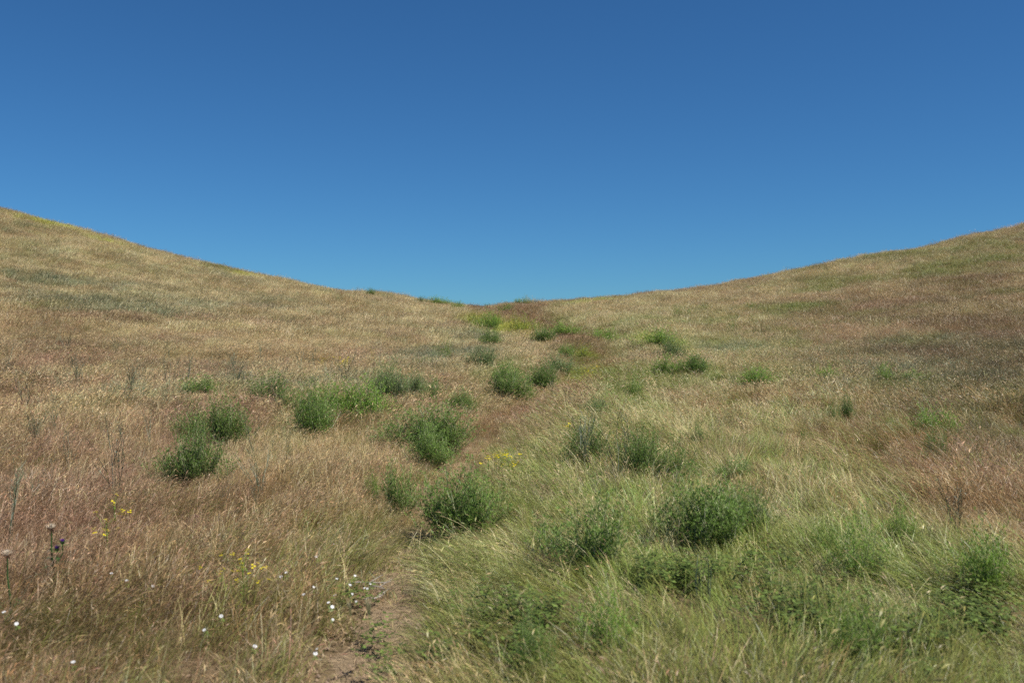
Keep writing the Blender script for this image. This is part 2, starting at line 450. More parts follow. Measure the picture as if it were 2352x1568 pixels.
# (centre x, y, half width, half height) in photograph pixels, turned into patches of ground; mixture; weight; lodged
PATCH = [
    (120, 560, 260, 60, dict(straw=.4, tan=.45, olive=.1, blue=.05), 1.2, 0),
    (500, 660, 260, 60, dict(straw=.5, tan=.4, blue=.1), 1.2, 0),
    (900, 720, 200, 45, dict(straw=.45, tan=.4, pink=.1, olive=.05), 1.2, 0),
    (100, 640, 150, 14, dict(blue=.6, tan=.25, olive=.15), 2.0, 0),
    (330, 700, 200, 14, dict(blue=.5, tan=.35, straw=.15), 1.8, 0),
    (120, 740, 220, 40, dict(brown=.3, tan=.5, pink=.2), 1.3, 0),
    (480, 740, 200, 40, dict(brown=.15, tan=.55, straw=.2, pink=.1), 1.2, 0),
    (200, 840, 260, 50, dict(pink=.3, tan=.45, brown=.15, blue=.1), 1.2, 0),
    (620, 790, 220, 40, dict(tan=.45, pink=.25, straw=.2, blue=.1), 1.2, 0),
    (60, 930, 220, 60, dict(pink=.45, tan=.4, straw=.15), 1.3, 0),
    (420, 900, 200, 50, dict(straw=.35, tan=.4, pink=.15, blue=.1), 1.3, 0),
    (650, 960, 60, 40, dict(straw=.5, green=.25, tan=.25), 1.1, 0),
    (250, 1050, 220, 70, dict(pink=.55, tan=.3, brown=.15), 1.6, 0),
    (120, 1180, 260, 90, dict(pink=.72, brown=.2, tan=.08), 2.2, 0),
    (500, 1120, 200, 70, dict(pink=.35, tan=.3, olive=.15, rust=.2), 1.3, 0),
    (700, 1060, 150, 60, dict(rust=.45, tan=.3, pink=.25), 1.3, 0),
    (750, 1180, 160, 70, dict(rust=.25, olive=.35, tan=.4), 1.2, 0),
    (350, 1350, 260, 90, dict(brown=.4, tan=.22, olive=.08, rust=.3), 2.4, 0),
    (100, 1400, 200, 90, dict(brown=.4, tan=.2, pink=.3, olive=.1), 2.2, 0),
    (250, 1520, 300, 60, dict(tan=.27, brown=.4, olive=.1, rust=.23), 2.4, 0),
    (650, 1420, 180, 90, dict(tan=.35, olive=.15, rust=.3, brown=.2), 1.8, 0),
    (600, 1530, 200, 50, dict(tan=.45, olive=.12, brown=.43), 2.0, 0),
    (780, 1540, 100, 60, dict(tan=.6, olive=.3, green=.1), 1.2, 0),
    (840, 900, 90, 50, dict(olive=.4, green=.3, tan=.3), .9, 0),
    (1010, 900, 100, 30, dict(straw=.5, tan=.3, pink=.2), 1.0, 0),
    (1050, 985, 60, 60, dict(tan=.4, pink=.25, olive=.35), 1.0, 0),
    (1240, 935, 70, 28, dict(pink=.7, rust=.15, green=.15), 1.6, 0),
    (1320, 865, 70, 28, dict(pink=.6, rust=.3, olive=.1), 1.6, 0),
    (1200, 800, 70, 35, dict(straw=.6, tan=.4), 1.4, 0),
    (1150, 860, 80, 40, dict(straw=.4, green=.4, tan=.2), 1.0, 0),
    (1110, 705, 26, 5, dict(rust=.6, pink=.2, brown=.2), 6, 0),
    (1145, 713, 30, 6, dict(rust=.6, pink=.2, brown=.2), 7, 0),
    (1190, 724, 40, 6, dict(rust=.5, pink=.2, brown=.3), 11, 0),
    (1230, 737, 40, 6, dict(rust=.5, pink=.2, brown=.3), 11, 0),
    (1315, 770, 38, 7, dict(rust=.5, pink=.3, brown=.2), 9, 0),
    (1600, 770, 160, 26, dict(green=.6, straw=.3, olive=.1), 1.6, 0),
    (1480, 870, 90, 30, dict(green=.6, olive=.3, rust=.1), 1.6, 0),
    (1650, 930, 160, 30, dict(green=.5, straw=.3, rust=.2), 1.6, .2),
    (1850, 1000, 120, 40, dict(green=.5, straw=.3, tan=.2), 1.5, .7),
    (1270, 752, 40, 7, dict(rust=.55, pink=.15, brown=.3), 11.0, 0),
    (1350, 790, 40, 12, dict(rust=.35, pink=.2, olive=.3, green=.15), 1.6, 0),
    (1400, 840, 80, 40, dict(olive=.55, rust=.2, green=.25), 1.2, 0),
    (1450, 725, 180, 28, dict(straw=.4, tan=.3, green=.3), 1.9, 0),
    (1700, 680, 200, 25, dict(straw=.3, tan=.35, pink=.2, olive=.15), 1.3, 0),
    (2000, 600, 150, 30, dict(olive=.35, tan=.4, straw=.25), 1.3, 0),
    (2200, 570, 150, 35, dict(olive=.55, tan=.35, green=.1), 1.5, 0),
    (2050, 680, 160, 30, dict(tan=.35, pink=.25, brown=.2, olive=.2), 1.4, 0),
    (2250, 650, 110, 40, dict(tan=.35, brown=.35, olive=.2, pink=.1), 1.5, 0),
    (2230, 740, 140, 35, dict(pink=.45, brown=.35, olive=.2), 1.6, 0),
    (1900, 770, 160, 30, dict(pink=.3, tan=.35, olive=.35), 1.3, 0),
    (2280, 820, 140, 40, dict(brown=.2, olive=.15, dark=.65), 2.6, 0),
    (2050, 840, 130, 30, dict(brown=.15, olive=.3, blue=.15, tan=.1, dark=.3), 1.7, 0),
    (1700, 820, 140, 35, dict(tan=.35, green=.35, straw=.3), 1.2, 0),
    (1800, 930, 160, 40, dict(rust=.3, tan=.4, green=.3), 1.2, 0),
    (1580, 905, 60, 12, dict(pink=.6, tan=.25, olive=.15), 1.2, 0),
    (1470, 960, 120, 40, dict(green=.6, straw=.25, olive=.15), 1.4, .5),
    (1700, 985, 90, 30, dict(pink=.35, green=.3, tan=.35), 1.1, .6),
    (2020, 1000, 150, 35, dict(rust=.6, olive=.3, tan=.1), 1.7, .2),
    (2250, 900, 140, 45, dict(olive=.4, brown=.2, dark=.4), 2.0, 0),
    (2280, 970, 110, 45, dict(olive=.5, brown=.15, dark=.35), 2.0, .1),
    (2250, 1070, 150, 50, dict(rust=.4, pink=.3, tan=.15, olive=.15), 1.7, .5),
    (2250, 1150, 160, 50, dict(rust=.35, olive=.45, tan=.2), 1.6, .6),
    (1800, 1060, 140, 45, dict(olive=.25, green=.3, straw=.25, rust=.2), 1.4, 1.0),
    (1950, 1120, 140, 45, dict(rust=.2, green=.35, olive=.25, straw=.2), 1.4, 1.0),
    (1250, 1010, 130, 50, dict(green=.75, straw=.15, olive=.1), 1.8, .2),
    (1350, 1120, 180, 60, dict(green=.7, olive=.2, straw=.1), 1.8, .2),
    (1150, 1250, 130, 70, dict(straw=.35, green=.45, olive=.2), 1.7, .5),
    (1150, 1370, 150, 60, dict(green=.4, straw=.2, olive=.3, rust=.1), 1.6, .8),
    (1500, 1330, 220, 90, dict(green=.72, olive=.2, straw=.08), 2.2, .9),
    (1800, 1380, 220, 110, dict(green=.75, olive=.18, straw=.07), 2.4, 1.0),
    (2150, 1300, 220, 90, dict(green=.6, olive=.3, straw=.1), 1.8, 1.0),
    (2150, 1480, 260, 90, dict(green=.5, olive=.3, straw=.2), 1.8, .9),
    (1200, 1510, 160, 60, dict(olive=.5, green=.25, tan=.25), 1.8, .3),
    (1550, 1510, 220, 60, dict(olive=.55, green=.3, straw=.15), 1.8, .4),
    (1700, 1180, 180, 60, dict(green=.75, olive=.25), 1.7, .5),
    (1650, 1400, 40, 60, dict(olive=.6, green=.4), 1.2, .9),
    (1750, 1005, 230, 50, dict(green=.55, straw=.2, olive=.25), 2.6, .9),
    (1620, 880, 200, 35, dict(green=.55, olive=.25, straw=.2), 2.0, .2),
    (1900, 1050, 160, 50, dict(green=.4, olive=.35, straw=.25), 2.2, .9),
    (2000, 1190, 150, 40, dict(green=.5, olive=.4, straw=.1), 2.2, .9),
    (1085, 1010, 24, 26, dict(rust=.6, brown=.2, tan=.2), 4, 0),
    (1040, 1090, 26, 26, dict(rust=.5, olive=.3, tan=.2), 4, 0),
    (1120, 960, 30, 14, dict(rust=.6, brown=.2, tan=.2), 4, 0),
    (1180, 935, 34, 9, dict(rust=.5, brown=.3, pink=.2), 4, 0),
    (975, 1180, 26, 26, dict(rust=.4, olive=.4, tan=.2), 4, 0),
    (2090, 960, 30, 10, dict(green=.7, olive=.3), 3, 0),
    (1098, 728, 26, 9, dict(yellow=.55, green=.45), 6, 0),
    (1130, 742, 26, 9, dict(green=.6, yellow=.4), 6, 0),
    (1196, 748, 28, 11, dict(yellow=.8, green=.2), 9, 0),
    (1160, 745, 30, 7, dict(yellow=.7, green=.3), 5, 0),
    (1250, 760, 18, 7, dict(green=.8, olive=.2), 4, 0),
    (1310, 757, 34, 6, dict(green=.8, olive=.2), 4, 0),
    (1390, 772, 40, 8, dict(green=.8, olive=.2), 4, 0),
    (1340, 802, 26, 7, dict(yellow=.25, green=.45, olive=.3), 3, 0),
    (1520, 775, 34, 10, dict(green=.7, yellow=.3), 4, 0),
    (1330, 850, 34, 9, dict(yellow=.3, green=.7), 4, 0),
    (1050, 800, 60, 8, dict(blue=.9, green=.1), 3, 0),
    (1100, 765, 40, 8, dict(blue=.9, straw=.1), 3, 0),
    (600, 870, 120, 12, dict(blue=.6, green=.25, straw=.15), 2.2, 0),
    (760, 870, 110, 14, dict(blue=.7, green=.2, straw=.1), 2.4, 0),
    (930, 880, 70, 12, dict(blue=.6, green=.3, straw=.1), 2.2, 0),
    (980, 815, 60, 9, dict(blue=.7, straw=.3), 2.2, 0),
    (330, 885, 120, 12, dict(blue=.5, green=.2, straw=.3), 1.8, 0),
    (140, 512, 40, 6, dict(yellow=.9, green=.1), 3, 0),
    (250, 550, 40, 5, dict(yellow=.6, olive=.4), 3, 0),
    (560, 622, 60, 5, dict(yellow=.4, olive=.6), 2, 0),
    (1350, 690, 40, 4, dict(yellow=.5, green=.5), 3, 0),
    (1950, 640, 60, 9, dict(olive=.6, green=.4), 3, 0),
    (2130, 620, 60, 9, dict(olive=.6, green=.4), 3, 0),
    (2250, 590, 50, 9, dict(olive=.6, green=.4), 3, 0),
    (1880, 660, 50, 6, dict(olive=.5, green=.5), 3, 0),
    (2060, 705, 70, 7, dict(olive=.8, green=.2), 2.5, 0),
    (1830, 700, 60, 6, dict(olive=.6, green=.4), 2.5, 0),
    (2080, 775, 90, 9, dict(blue=.4, olive=.6), 2.5, 0),
    (2290, 790, 90, 12, dict(dark=.8, olive=.2), 3.5, 0),
    (1640, 775, 60, 8, dict(green=.5, olive=.5), 2, 0),
    (1700, 790, 60, 8, dict(green=.5, blue=.5), 2, 0),
]
_P = []
for (cx, cy, hw_, hh, mix, w, lod) in PATCH:
    x0, y0, _ = ground_at(cx, cy, 0.2)
    yb = ground_at(cx, cy + hh, 0.2)[1]; yt = ground_at(cx, max(cy - hh, 10), 0.2)[1]
    _P.append((x0, y0, hw_ * KS / FPX * y0, max(0.4, y0 - yb), max(0.5, min(yt, 95) - y0), np.array([mix.get(c, 0) for c in CATS]), w, lod))

def fields(x, y):
    """mixture of grass kinds and how far the grass lies over, at points of the ground"""
    wx = x + (fbm(x * .7, y * .7, 41) - .5) * (.8 + .03 * y); wy = y + (fbm(x * .7, y * .7, 43) - .5) * (1.2 + .06 * y)
    mixt = np.tile(np.array([.10, .22, .12, .06, .10, .05, .04, .06, 0, .02]), (len(x), 1)) * 0.35
    tight = np.zeros((len(x), len(CATS)))
    lod = np.zeros(len(x)); tot = np.full(len(x), 0.35)
    for (x0, y0, rx, rb, rt, mv, w, lo) in _P:
        ry = np.where(wy < y0, rb, rt)
        qx, qy = (wx, wy) if rx > 2.2 else (x * .75 + wx * .25, y * .75 + wy * .25)
        g = w * np.exp(-0.9 * (((qx - x0) / rx) ** 2 + ((qy - y0) / ry) ** 2))
        g = np.where(g < .002, 0, g)
        if w >= 3:
            tight += (g * (.35 + 1.3 * fbm(x * 1.3, y * .8, int(x0 * 7) % 97 + 120, 2)))[:, None] * mv[None, :]
        else:
            mixt += g[:, None] * mv[None, :]
        lod += g * lo; tot += g
    # patchiness of each kind
    for k in range(len(CATS)):
        mixt[:, k] *= 0.08 + 6.5 * fbm(x * .5 + 31 * k, y * .28 + 7 * k, 60 + k, 3) ** 3.2
        mixt[:, k] *= 0.5 + 1.1 * fbm(x * 2.3 + 31 * k, y * 1.9 + 7 * k, 80 + k, 2)
    mixt /= mixt.sum(1, keepdims=True)
    mixt += tight * .9
    mixt /= mixt.sum(1, keepdims=True)
    return mixt, lod / tot

# ------------------------------------------------------------------ where the shrubs stand (photograph pixels of the foot, width, height)
G1 = 'dark green bushy weeds on the left slope'
G2 = 'bushy weeds along the track up the valley'
G3 = 'bushy weeds in the green grass of the foreground'
G4 = 'green weeds dotted over the right hillside'
G5 = 'yellow-flowered low bushes on the right hillside'
G6 = 'bushes standing on the skyline'
S = [
 (450,1078,112,92,'dense',0,'big dark green bush lowest of the three at left amid pink grass',G1),
 (443,985,62,55,'open',0,'loose small bush directly above the big bush at far left',G1),
 (518,1000,86,76,'dense',1,'compact dark bush at upper right of the left trio',G1),
 (622,918,76,62,'open',1,'leggy open bush at the left end of the long row of bushes',G1),
 (672,930,70,42,'open',2,'thin scraggly bush second from left in the long row',G1),
 (722,985,88,88,'dense',2,'bush hanging lowest below the middle of the long row',G1),
 (775,948,96,60,'bright',0,'mid green bush in the middle of the long row',G1),
 (845,950,108,60,'bright',1,'broad bright green bush near the right end of the long row',G1),
 (893,902,86,56,'grey',0,'grey green bush standing behind the right end of the row',G1),
 (955,893,46,34,'grey',1,'small pale grey bush beside the taller grey green one',G1),
 (995,915,52,46,'open',3,'small loose bush between grey bush and the track',G1),
 (1062,937,48,42,'dense',3,'small dark bush touching the left edge of the track',G1),
 (918,1000,105,44,'open',4,'low left wing of the large dark bush mass beside the track',G1),
 (1008,1012,130,78,'dense',4,'largest dark bush mass beside the track bend, its rounded upper body',G1),
 (985,1042,84,58,'dense',5,'dark front lobe hanging below the large bush mass',G1),
 (460,898,70,38,'open',5,'faint sparse bush high above the left trio',G1),
 (1110,836,54,40,'grey',2,'rounded grey green bush alone above the track bushes',G2),
 (1163,872,60,34,'bright',2,'low green bush just below the rounded grey green bush',G2),
 (1170,906,86,52,'dense',6,'dark bush with tall grass in front at the first bend of the track',G2),
 (1245,884,66,48,'dense',7,'dark bush right of the first bend with a pink grass mound beside',G2),
 (1288,852,62,32,'grey',3,'blue green bush crowning the pink grass mound',G2),
 (1335,852,46,22,'yellow',0,'yellow green tail of leaves on the right of the pink mound',G2),
 (1598,852,60,40,'dense',8,'round dark solitary bush on the right slope',G4),
 (1542,854,62,32,'bright',3,'mid green bush leaning against the round dark one',G4),
 (1455,900,34,46,'tall',0,'upright light green bush with a bare pale foot',G4),
 (1545,811,44,24,'grey',4,'little dark spire bush above the round dark bush',G4),
 (1515,782,58,26,'brightopen',0,'slanting bright green bush high on the right of the valley',G4),
 (1740,880,74,32,'bright',4,'low bright green cushion bush alone on the right slope',G4),
 (1368,938,46,28,'grey',5,'dark grassy clump in the middle of the pale green grass',G4),
 (1900,866,42,28,'brightopen',1,'small sparse green weed right of the cushion bush',G4),
 (2035,868,46,28,'brightopen',2,'bright green weed in brown grass, left of a flatter one',G4),
 (2112,864,58,16,'brightopen',3,'flat streak of green weed in brown grass at far right',G4),
 (1945,946,24,34,'dense',9,'narrow upright dark weed of a close pair',G4),
 (1911,950,26,28,'open',6,'paler left plant of the narrow pair',G4),
 (2150,978,78,44,'brightopen',4,'wide vivid green weed in the rust coloured grass',G4),
 (2148,1032,44,52,'open',7,'leggy dark stems just below the wide vivid weed',G4),
 (1350,1042,84,64,'dense',10,'dark bush at the left of the trio in the centre right',G3),
 (1466,1068,92,74,'dense',11,'middle bush of the centre right trio',G3),
 (1556,1078,66,66,'open',8,'open right-hand bush of the centre right trio, stems showing',G3),
 (914,1146,76,82,'open',9,'bush on the left verge of the path with pale stems',G3),
 (852,1118,30,36,'brightopen',5,'wispy small weed left of the path bush',G3),
 (1062,1195,150,112,'dense',12,'large bush on the right edge of the path',G3),
 (1348,1265,176,116,'open',10,'wide see-through bush in the green foreground',G3),
 (1625,1218,176,112,'dense',13,'largest dark green bush of the foreground',G3),
 (1720,1200,90,72,'dense',14,'right shoulder bush joined to the largest foreground bush',G3),
 (1972,1300,92,132,'tall',1,'tall airy bush on a pale straw-like foot in lodged grass',G3),
 (2068,1218,52,52,'brightopen',6,'thin forked weed right of the tall airy bush',G3),
 (1882,1250,48,62,'brightopen',7,'thin weed left of the tall airy bush',G3),
 (2262,1318,108,104,'brightopen',8,'bush near the right edge with bare stems below',G3),
 (1955,1470,110,104,'brightopen',9,'soft leafy weed in the lower right grass',G3),
 (1230,1500,80,100,'open',6,'loose leafy weed in the grass at the bottom centre',G3),
 (1390,1450,110,80,'brightopen',10,'weed half sunk in the grass right of the loose leafy one',G3),
 (1850,1003,34,26,'gum',0,'olive clump with a dark hollow in matted grass',G4),
 (1605,998,40,24,'open',11,'small olive weed in the matted grass above the centre right trio',G4),
 (1690,1072,60,24,'open',12,'thin olive weed at the right of the centre trio',G4),
 (1092,742,36,22,'yellow',1,'yellow green bush at the upper left end of the gully line',G2),
 (1122,751,42,24,'bright',5,'green bush below the upper yellow green one in the gully line',G2),
 (1140,742,34,18,'yellow',2,'lime green bush in the middle of the gully line',G2),
 (1196,757,52,30,'yellow',3,'brightest yellow bush at the lower end of the gully line',G2),
 (1128,781,30,20,'dense',15,'small dark bush on straw left of the gully line',G2),
 (1250,777,38,20,'dense',16,'dark green bush where the rust furrow widens',G2),
 (1300,760,50,13,'bright',6,'flat green patch of weed above the rust furrow',G2),
 (1385,778,60,16,'bright',7,'flat green weed right of the rust furrow',G2),
 (1300,808,28,14,'bright',8,'small green weed at the foot of the pale straw mound',G2),
 (1332,807,46,14,'yellow',4,'small yellow flecked weed in the rust grass',G2),
 (1165,710,28,9,'bright',9,'small green bush just below the saddle right of the track',G2),
 (850,673,16,9,'dense',17,'lone dark bush on the left skyline',G6),
 (970,691,18,7,'grey',7,'low grey bush on the skyline left of the saddle',G6),
 (1012,697,36,11,'bright',10,'widest green bush on the skyline left of the saddle',G6),
 (1050,703,20,8,'bright',11,'last green bush on the skyline before the saddle',G6),
 (1120,697,14,7,'dense',18,'little dark bush on the skyline at the saddle',G6),
 (1190,694,16,7,'bright',12,'left one of two bushes on the skyline right of the saddle',G6),
 (1207,693,18,10,'yellow',5,'taller lime topped bush of the skyline pair',G6),
 (1565,722,44,11,'gum',1,'yellow-flowered bush below centre of the right hillside group',G5),
 (1624,705,26,9,'gum',2,'yellow-flowered bush above and right of its wide neighbour',G5),
 (1723,704,38,9,'gum',3,'yellow-flowered bush highest and farthest right of its slope group',G5),
 (1728,742,26,9,'gum',4,'yellow-flowered bush on pinkish grass of the right slope',G5),
 (1682,727,26,7,'gum',5,'faint yellow-flowered bush between two brighter ones',G5),
 (1680,748,20,10,'gum',6,'dark yellow-flowered bush lowest of the right slope',G5),
 (1020,816,36,22,'gum',7,'dark bush speckled with yellow left of the rounded grey bush',G1),
 (965,832,46,16,'gum',8,'flat yellow speckled bush above the long row',G1),
]
FOOT = []
for (sx, sy, w, h, kind, var, lab, grp) in S:
    x0, y0, _ = ground_at(sx, sy, .12 if sy > 720 else .2)
    FOOT.append((x0, y0, w * KS / FPX * y0 * .5))

NR = np.random.RandomState(11)
R0, R1 = 3.6, 100.0
TH = 0.66                                # half angle of the sown sector (the frame's is 0.475)
dens_r = np.array([3.6, 6, 10, 14, 18, 24, 32, 45, 60, 80, 100])
dens_v = np.array([235, 220, 160, 110, 78, 54, 36, 23, 15, 10.5, 6.5])    # tufts per square metre
rr_ = np.linspace(R0, R1, 4000)
dd = np.interp(rr_, dens_r, dens_v) * rr_ * 2 * TH
N = int(np.trapezoid(dd, rr_)) if hasattr(np, 'trapezoid') else int(np.trapz(dd, rr_))
cdf = np.cumsum(dd); cdf /= cdf[-1]
r_ = np.interp(NR.rand(N), cdf, rr_)
th_ = (NR.rand(N) * 2 - 1) * TH
x = r_ * np.sin(th_); y = r_ * np.cos(th_)
dtr = x - track_x(y)
# bare earth: few tufts on the near path
bare = np.exp(-(dtr / (0.21 + (fbm(y * 1.9, y * 0, 77) - .5) * .35)) ** 4) * (1 - sstep(5.8, 7.6, y))
apron = np.exp(-((dtr + 0.35) / 0.65) ** 4) * (1 - sstep(6.0, 8.0, y))
kill = NR.rand(N) < np.clip(bare * (0.55 + .40 * (fbm(x * 3.1, y * 3.1, 55, 2) > .5)) + apron * 0.12, 0, 1)
cl = fbm(x * 2.6, y * 2.6, 21, 2)
kill |= NR.rand(N) < np.clip((0.42 - cl) * 1.6, 0, .5) * (r_ < 40)
hol = fbm(x * 3.2 + y * .8, y * 2.6, 27, 2)
kill |= (dtr > 0.5) & (r_ < 17) & (NR.rand(N) < np.clip((0.40 - hol) * 7, 0, .85))
x, y, r_, dtr, bare, apron = [a[~kill] for a in (x, y, r_, dtr, bare, apron)]
N = len(x)
mixt, lod = fields(x, y)
cum = np.cumsum(mixt, 1)
cat = (NR.rand(N)[:, None] > cum).sum(1).clip(0, len(CATS) - 1)
kf = (0.82 - 0.42 * sstep(14, 45, r_))[:, None]
base = PALV[cat] * kf + (mixt @ PALV) * (1 - kf)
tint = base * (1 + (NR.rand(N, 1) - .5) * .48 * kf) * NR.normal(1, 0.05, (N, 3))
tint = np.clip(tint, 0.01, 0.8)
greenish = (cat == 4) | (cat == 5) | (cat == 8)
lodged = NR.rand(N) < lod * 1.05
short = (NR.rand(N) < np.clip(bare * 1.2 + apron * 0.5, 0, 1)) & (r_ < 14)
fox = (NR.rand(N) < 0.035) & (r_ < 12) & (dtr > -0.3)
L1 = r_ * NR.uniform(0.85, 1.15, N); near = L1 < 15; mid = (~near) & (L1 < 38); far = ~(near | mid)
idx = np.zeros(N, np.int32)
def pick(mask, key):
    k = np.array(PRO[key]); idx[mask] = k[NR.randint(0, len(k), mask.sum())]
for nm, mk in (('near', near), ('mid', mid)):
    pick(mk & lodged, 'lodged_' + nm)
    pick(mk & ~lodged & greenish, 'green_' + nm)
    pick(mk & ~lodged & ~greenish, 'dry_' + nm)
pick(far & greenish, 'green_far'); pick(far & ~greenish, 'dry_far')
pick(near & short, 'short_near'); pick(near & fox & ~short, 'foxtail_near')
# lean: to the right on the left flank, lying towards the path and swirling on the right
sw = fbm(x * .75, y * .6, 90, 2) - .5
ang = np.where(dtr < 0.2, 0.25 + sw * 2.2, math.pi - 0.55 + sw * 4.2)
rightfar = (dtr > 0.2) & (r_ > 17)
ang = np.where(rightfar, math.pi * sstep(17, 26, r_) * 0 + np.where(NR.rand(N) < 0.5, 0.3, 2.8) + sw * 2, ang)
bank = np.exp(-((dtr - 0.75) / 0.55) ** 2) * (y < 16)
ang = np.where(NR.rand(N) < bank, math.pi - 0.25 + sw, ang)
ang = ang + NR.normal(0, 0.35, N) * np.where(lodged, .45, 1) + np.where((~greenish) & (~lodged), NR.normal(0, .5, N), 0)
lean = NR.normal(0.05, 0.10, N) + 0.12 * np.where(dtr < 0, 1, .5)
scl = NR.uniform(0.72, 1.18, N) * np.where((NR.rand(N) < .05) & ~lodged, 1.3, 1.0) * (0.55 + 0.9 * fbm(x * 1.1, y * 1.1, 33, 2))
for (fx_, fy_, fr_) in FOOT:
    q = ((x - fx_) ** 2 + (y - fy_) ** 2) / max(fr_ * 1.05, .08) ** 2
    scl *= 1 - 0.62 * np.exp(-q ** 2)
scl *= np.where(lodged, 0.95, 1.0) * (1 - 0.45 * np.exp(-(dtr / 0.5) ** 2) * (y > 7) * (y < 30))
zz = terrain(x, y)

def stuff_points(name, mask, label, cat_):
    me = bpy.data.meshes.new(name)
    P = np.stack([x, y, zz], 1)[mask]
    me.vertices.add(len(P)); me.vertices.foreach_set('co', P.astype(np.float32).ravel())
    a = me.attributes.new('idx', 'INT', 'POINT'); a.data.foreach_set('value', idx[mask].astype(np.int32))
    a = me.attributes.new('rot', 'FLOAT_VECTOR', 'POINT')
    R = np.stack([NR.normal(0, .08, mask.sum()), lean[mask], ang[mask]], 1)
    a.data.foreach_set('vector', R.astype(np.float32).ravel())
    a = me.attributes.new('scl', 'FLOAT', 'POINT'); a.data.foreach_set('value', scl[mask].astype(np.float32))
    a = me.attributes.new('tint', 'FLOAT_COLOR', 'POINT')
    T = np.concatenate([tint[mask], np.ones((mask.sum(), 1))], 1)
    a.data.foreach_set('color', T.astype(np.float32).ravel())
    o = link(name, me)
    o.data.materials.append(M_GRASS)
    md = o.modifiers.new('sow', 'NODES'); md.node_group = sow_group(proto)
    tag(o, label, cat_, kind='stuff')
    return o

_sow = {}
def sow_group(coll):
    if coll.name in _sow: return _sow[coll.name]
    ng = bpy.data.node_groups.new('sow_' + coll.name, 'GeometryNodeTree')
    ng.interface.new_socket('Geometry', in_out='INPUT', socket_type='NodeSocketGeometry')
    ng.interface.new_socket('Geometry', in_out='OUTPUT', socket_type='NodeSocketGeometry')
    n, l = ng.nodes, ng.links
    gi = n.new('NodeGroupInput'); go = n.new('NodeGroupOutput')
    ci = n.new('GeometryNodeCollectionInfo'); ci.inputs[0].default_value = coll
    ci.inputs['Separate Children'].default_value = True; ci.inputs['Reset Children'].default_value = True
    ip = n.new('GeometryNodeInstanceOnPoints')
    ip.inputs['Pick Instance'].default_value = True
    def na(nm, tp):
        q = n.new('GeometryNodeInputNamedAttribute'); q.data_type = tp; q.inputs['Name'].default_value = nm
        return [s for s in q.outputs if s.enabled][0]
    er = n.new('FunctionNodeEulerToRotation')
    l.new(gi.outputs[0], ip.inputs['Points']); l.new(ci.outputs[0], ip.inputs['Instance'])
    l.new(na('idx', 'INT'), ip.inputs['Instance Index'])
    l.new(na('rot', 'FLOAT_VECTOR'), er.inputs[0]); l.new(er.outputs[0], ip.inputs['Rotation'])
    l.new(na('scl', 'FLOAT'), ip.inputs['Scale'])
    l.new(ip.outputs[0], go.inputs[0])
    _sow[coll.name] = ng
    return ng

gmask = greenish | lodged
stuff_points('dry_grass', ~gmask, 'dry straw and rust coloured seeding grass over both hillsides', 'dry grass')
stuff_points('green_grass', gmask, 'green grass, upright and blown over, thickest right of the path', 'green grass')
print('tufts', N)

# ------------------------------------------------------------------ low leaves and straw on the ground
def scatter_mesh(name, mat, builder, pts):
    mb = MB()
    for p in pts: builder(mb, p)
    return link(name, mb.mesh(name, mat))

r3 = random.Random(99)
def clover(mb, p):
    r = r3; n = r.randint(3, 6)
    for i in range(n):
        a = r.uniform(0, 6.283); d = r.uniform(0, .05); h = r.uniform(.05, .17)
        q = Vector((p[0] + d * math.cos(a), p[1] + d * math.sin(a), p[2] + h))
        for k in range(3):
            b = a + k * 2.1
            s = r.uniform(.012, .022)
            dv = Vector((math.cos(b), math.sin(b), r.uniform(-.2, .4)))
            c = q + dv * s
            sd = Vector((-math.sin(b), math.cos(b), r.uniform(-.3, .3))) * s * .55
            mb.poly([q, c - sd * .9 , c + dv * s * .8, c + sd * .9], r.random())
cpts = []
for (cx, cy, w, h, n) in [(1150, 1390, 90, 40, 70), (1250, 1400, 60, 40, 40), (1850, 1370, 150, 60, 130), (2080, 1440, 180, 70, 130), (1750, 1290, 120, 40, 60),
                          (1200, 1480, 120, 60, 60), (2250, 1400, 100, 70, 120), (1560, 1300, 140, 30, 90), (830, 1350, 60, 15, 14), (860, 1450, 60, 40, 12), (900, 1540, 60, 30, 10), (1010, 1500, 40, 40, 40)]:
    for i in range(n):
        gx, gy_, gz_ = ground_at(cx + r3.gauss(0, w * .5), cy + r3.gauss(0, h * .5), 0.12)
        cpts.append((gx, gy_, gz_))
tag(scatter_mesh('clover', M_CLOVER, clover, cpts), 'dark green three-lobed leaves low among the green grass', 'clover', kind='stuff')

def straw(mb, p):
    r = r3; a = r.uniform(0, 6.283); L = r.uniform(.03, .16)
    q = Vector((p[0], p[1], p[2] + r.uniform(.012, .03)))
    e = q + Vector((math.cos(a) * L, math.sin(a) * L, r.uniform(-.008, .02)))
    m = (q + e) / 2 + Vector((r.uniform(-.01, .01), r.uniform(-.01, .01), .004))
    up = Vector((0, 0, 1)).cross((e - q).normalized())
    mb.ribbon([q, m, e], up, [.003, .004, .001], r.random(), 0.0)
M_STRAW = leaf_material('straw_litter', (0.36, 0.26, 0.15), (0.4, 0.3, 0.2), 0.1, 0.5, 1.5)
spts = []
for i in range(5200):
    yy = r3.uniform(3.6, 12); xx = float(track_x(yy)) + r3.gauss(-.15, .5)
    spts.append((xx, yy, float(terrain(xx, yy))))
tag(scatter_mesh('straw_litter', M_STRAW, straw, spts), 'broken straw lying over the bare earth path', 'straw', kind='stuff')
